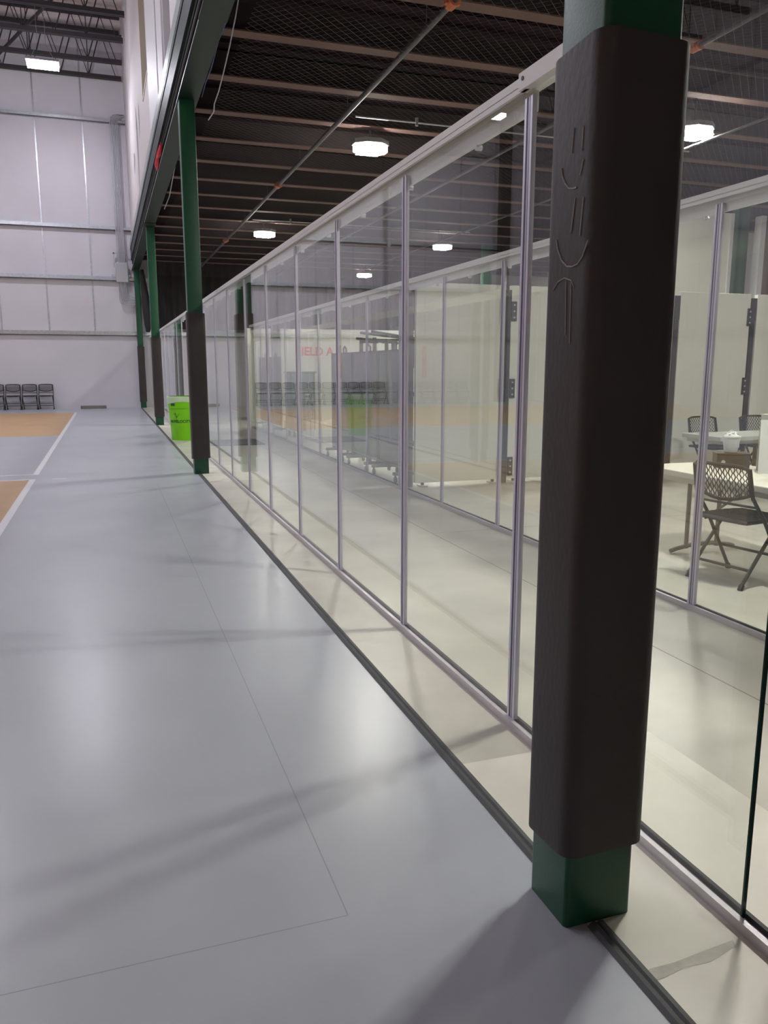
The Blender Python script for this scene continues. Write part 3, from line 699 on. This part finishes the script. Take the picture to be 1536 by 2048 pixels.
# pole rack
t = thing('pole_rack', 'dark rack with long poles sticking out above the grey partitions', 'rack', (4.25, 12.4, 0))
fr = MB()
for sx in (-0.25, 0.55):
    for sy in (-0.35, 0.35): fr.box(sx-0.025, sx+0.025, sy-0.025, sy+0.025, 0, 1.82)
for z in (0.1, 0.9, 1.75):
    for sy in (-0.35, 0.35): fr.box(-0.25, 0.55, sy-0.02, sy+0.02, z, z+0.05)
    for sx in (-0.25, 0.55): fr.box(sx-0.02, sx+0.02, -0.35, 0.35, z, z+0.05)
fr.build('frame', M['hinge'], t)
for i, (y, z, l) in enumerate(((-0.40, 1.70, -0.56), (-0.1, 1.80, -0.40), (0.1, 1.83, -0.15), (0.3, 1.93, 0.25))):
    MB().tube([(l, y, z+0.10), (0.75, y+0.25, z)], 0.022, 8).build('pole', M['chairm'], t)
for k in range(7): B(-0.2+0.11*k, -0.14+0.11*k, -0.38, -0.37, 1.35, 1.74).build('strap', M['hinge'] if k % 3 else M['whiteb'], t)
# far white wall with red lettering
YB = 20.4
t = thing('far_partition_wall', 'white partition wall with red FIELD A lettering, far behind the glass', 'partition wall', (0, YB, 0))
B(4.25, 10.2, 0, 0.08, 0, 2.32).build('panel', M['white'], t)
text('lettering', 'FIELD A', M['redt'], 0.30, (4.64, -0.004, 1.66), (PI/2, 0, 0), 0.004, t, 'LEFT', 0.98)
tag(B(3.40, 4.0, YB, YB+0.08, 0, 2.32).build('white_screen', M['white']), 'narrow white screen left of the lettered wall, far behind the glass', 'screen')
# ================================================================== TABLES
def table(x, y, lx, ly, h_, mt, label, rz=0):
    t = thing('folding_table', label, 'table', (x, y, 0), rz)
    MB().prism(rrect(-lx/2, lx/2, -ly/2, ly/2, 0.03, 4), h_-0.045, h_).build('tabletop', mt, t, bevel=0.006)
    B(-lx/2+0.05, lx/2-0.05, -ly/2+0.05, ly/2-0.05, h_-0.085, h_-0.045).build('apron', mt, t)
    for sy in (-1, 1):
        yy = sy*(ly/2-0.30)
        l = MB()
        for sx in (-0.16, 0.12): l.tube([(sx, yy, 0.03), (sx, yy, h_-0.06)], 0.016, 8)
        lo = l.build('leg', M['legm'], t, smooth=True)
        MB().tube([(-0.30, yy, 0.018), (-0.26, yy, 0.030), (-0.1, yy, 0.055), (0.08, yy, 0.055), (0.24, yy, 0.030), (0.28, yy, 0.018)], 0.017, 8).build('foot', M['legm'], lo, smooth=True)
        MB().tube([(0, yy, 0.25), (0, yy-sy*0.45, h_-0.07)], 0.01, 6).build('brace', M['legm'], t)
    return t
table(4.20, 4.17, 0.74, 1.78, 0.635, M['table'], 'white folding table just behind the rear glass with papers on it')
table(6.72, 7.05, 1.30, 0.62, 0.64, M['tableg'], 'grey folding table farther back in front of the white panels')
# things on the near table
zt = 0.635
t = thing('dark_box', 'dark box lying on the white table with a white cup on it', 'box', (4.36, 4.72, zt), math.radians(-30))
B(-0.115, 0.115, -0.08, 0.08, 0, 0.10).build('body', M['box'], t, bevel=0.004); B(-0.12, 0.12, -0.085, 0.085, 0.10, 0.11).build('lid', M['box'], t, bevel=0.003)
MB().tube([(-0.07, -0.088, 0.045), (-0.07, -0.080, 0.045)], 0.014, 10).build('knob', M['chan'], t)
t = thing('white_cup', 'white cup filled with small white pieces on the dark box', 'cup', (4.36, 4.73, zt+0.11))
MB().lathe([(0, 0.0), (0.045, 0.0), (0.047, 0.004), (0.062, 0.11), (0.066, 0.112), (0.066, 0.118), (0.058, 0.116), (0.05, 0.05), (0, 0.05)], 24).build('cup', M['whiteb'], t, smooth=True)
m_ = MB(); m_.lathe([(0.0, 0.155), (0.03, 0.148), (0.052, 0.125), (0.056, 0.112)], 20)
for k in range(14):
    a = k*2.4; r_ = 0.012*math.sqrt(k); m_.tube([(r_*math.cos(a), r_*math.sin(a), 0.12), (r_*math.cos(a)*1.15, r_*math.sin(a)*1.15, 0.165-0.6*r_)], 0.009, 6)
m_.build('filling', M['whiteb'], t, smooth=True)
t = thing('display_board', 'white folded display board standing on the white table at the right edge', 'board', (4.40, 4.25, zt), math.radians(-40))
m_ = MB(); m_.prism([(-0.17, 0), (0.17, 0), (0.17, 0.008), (-0.17, 0.008)], 0, 0.38)
o = m_.build('front_panel', M['whiteb'], t); o.rotation_euler = (math.radians(-14), 0, 0)
o = B(-0.17, 0.17, 0, 0.008, 0, 0.42).build('rear_panel', M['whiteb'], t); o.location = (0, 0.20, 0); o.rotation_euler = (math.radians(14), 0, 0)
tag(B(4.05, 4.27, 3.55, 3.85, zt, zt+0.004).build('paper_sheet', M['whiteb']), 'white paper sheet lying on the near table by the display board', 'paper')
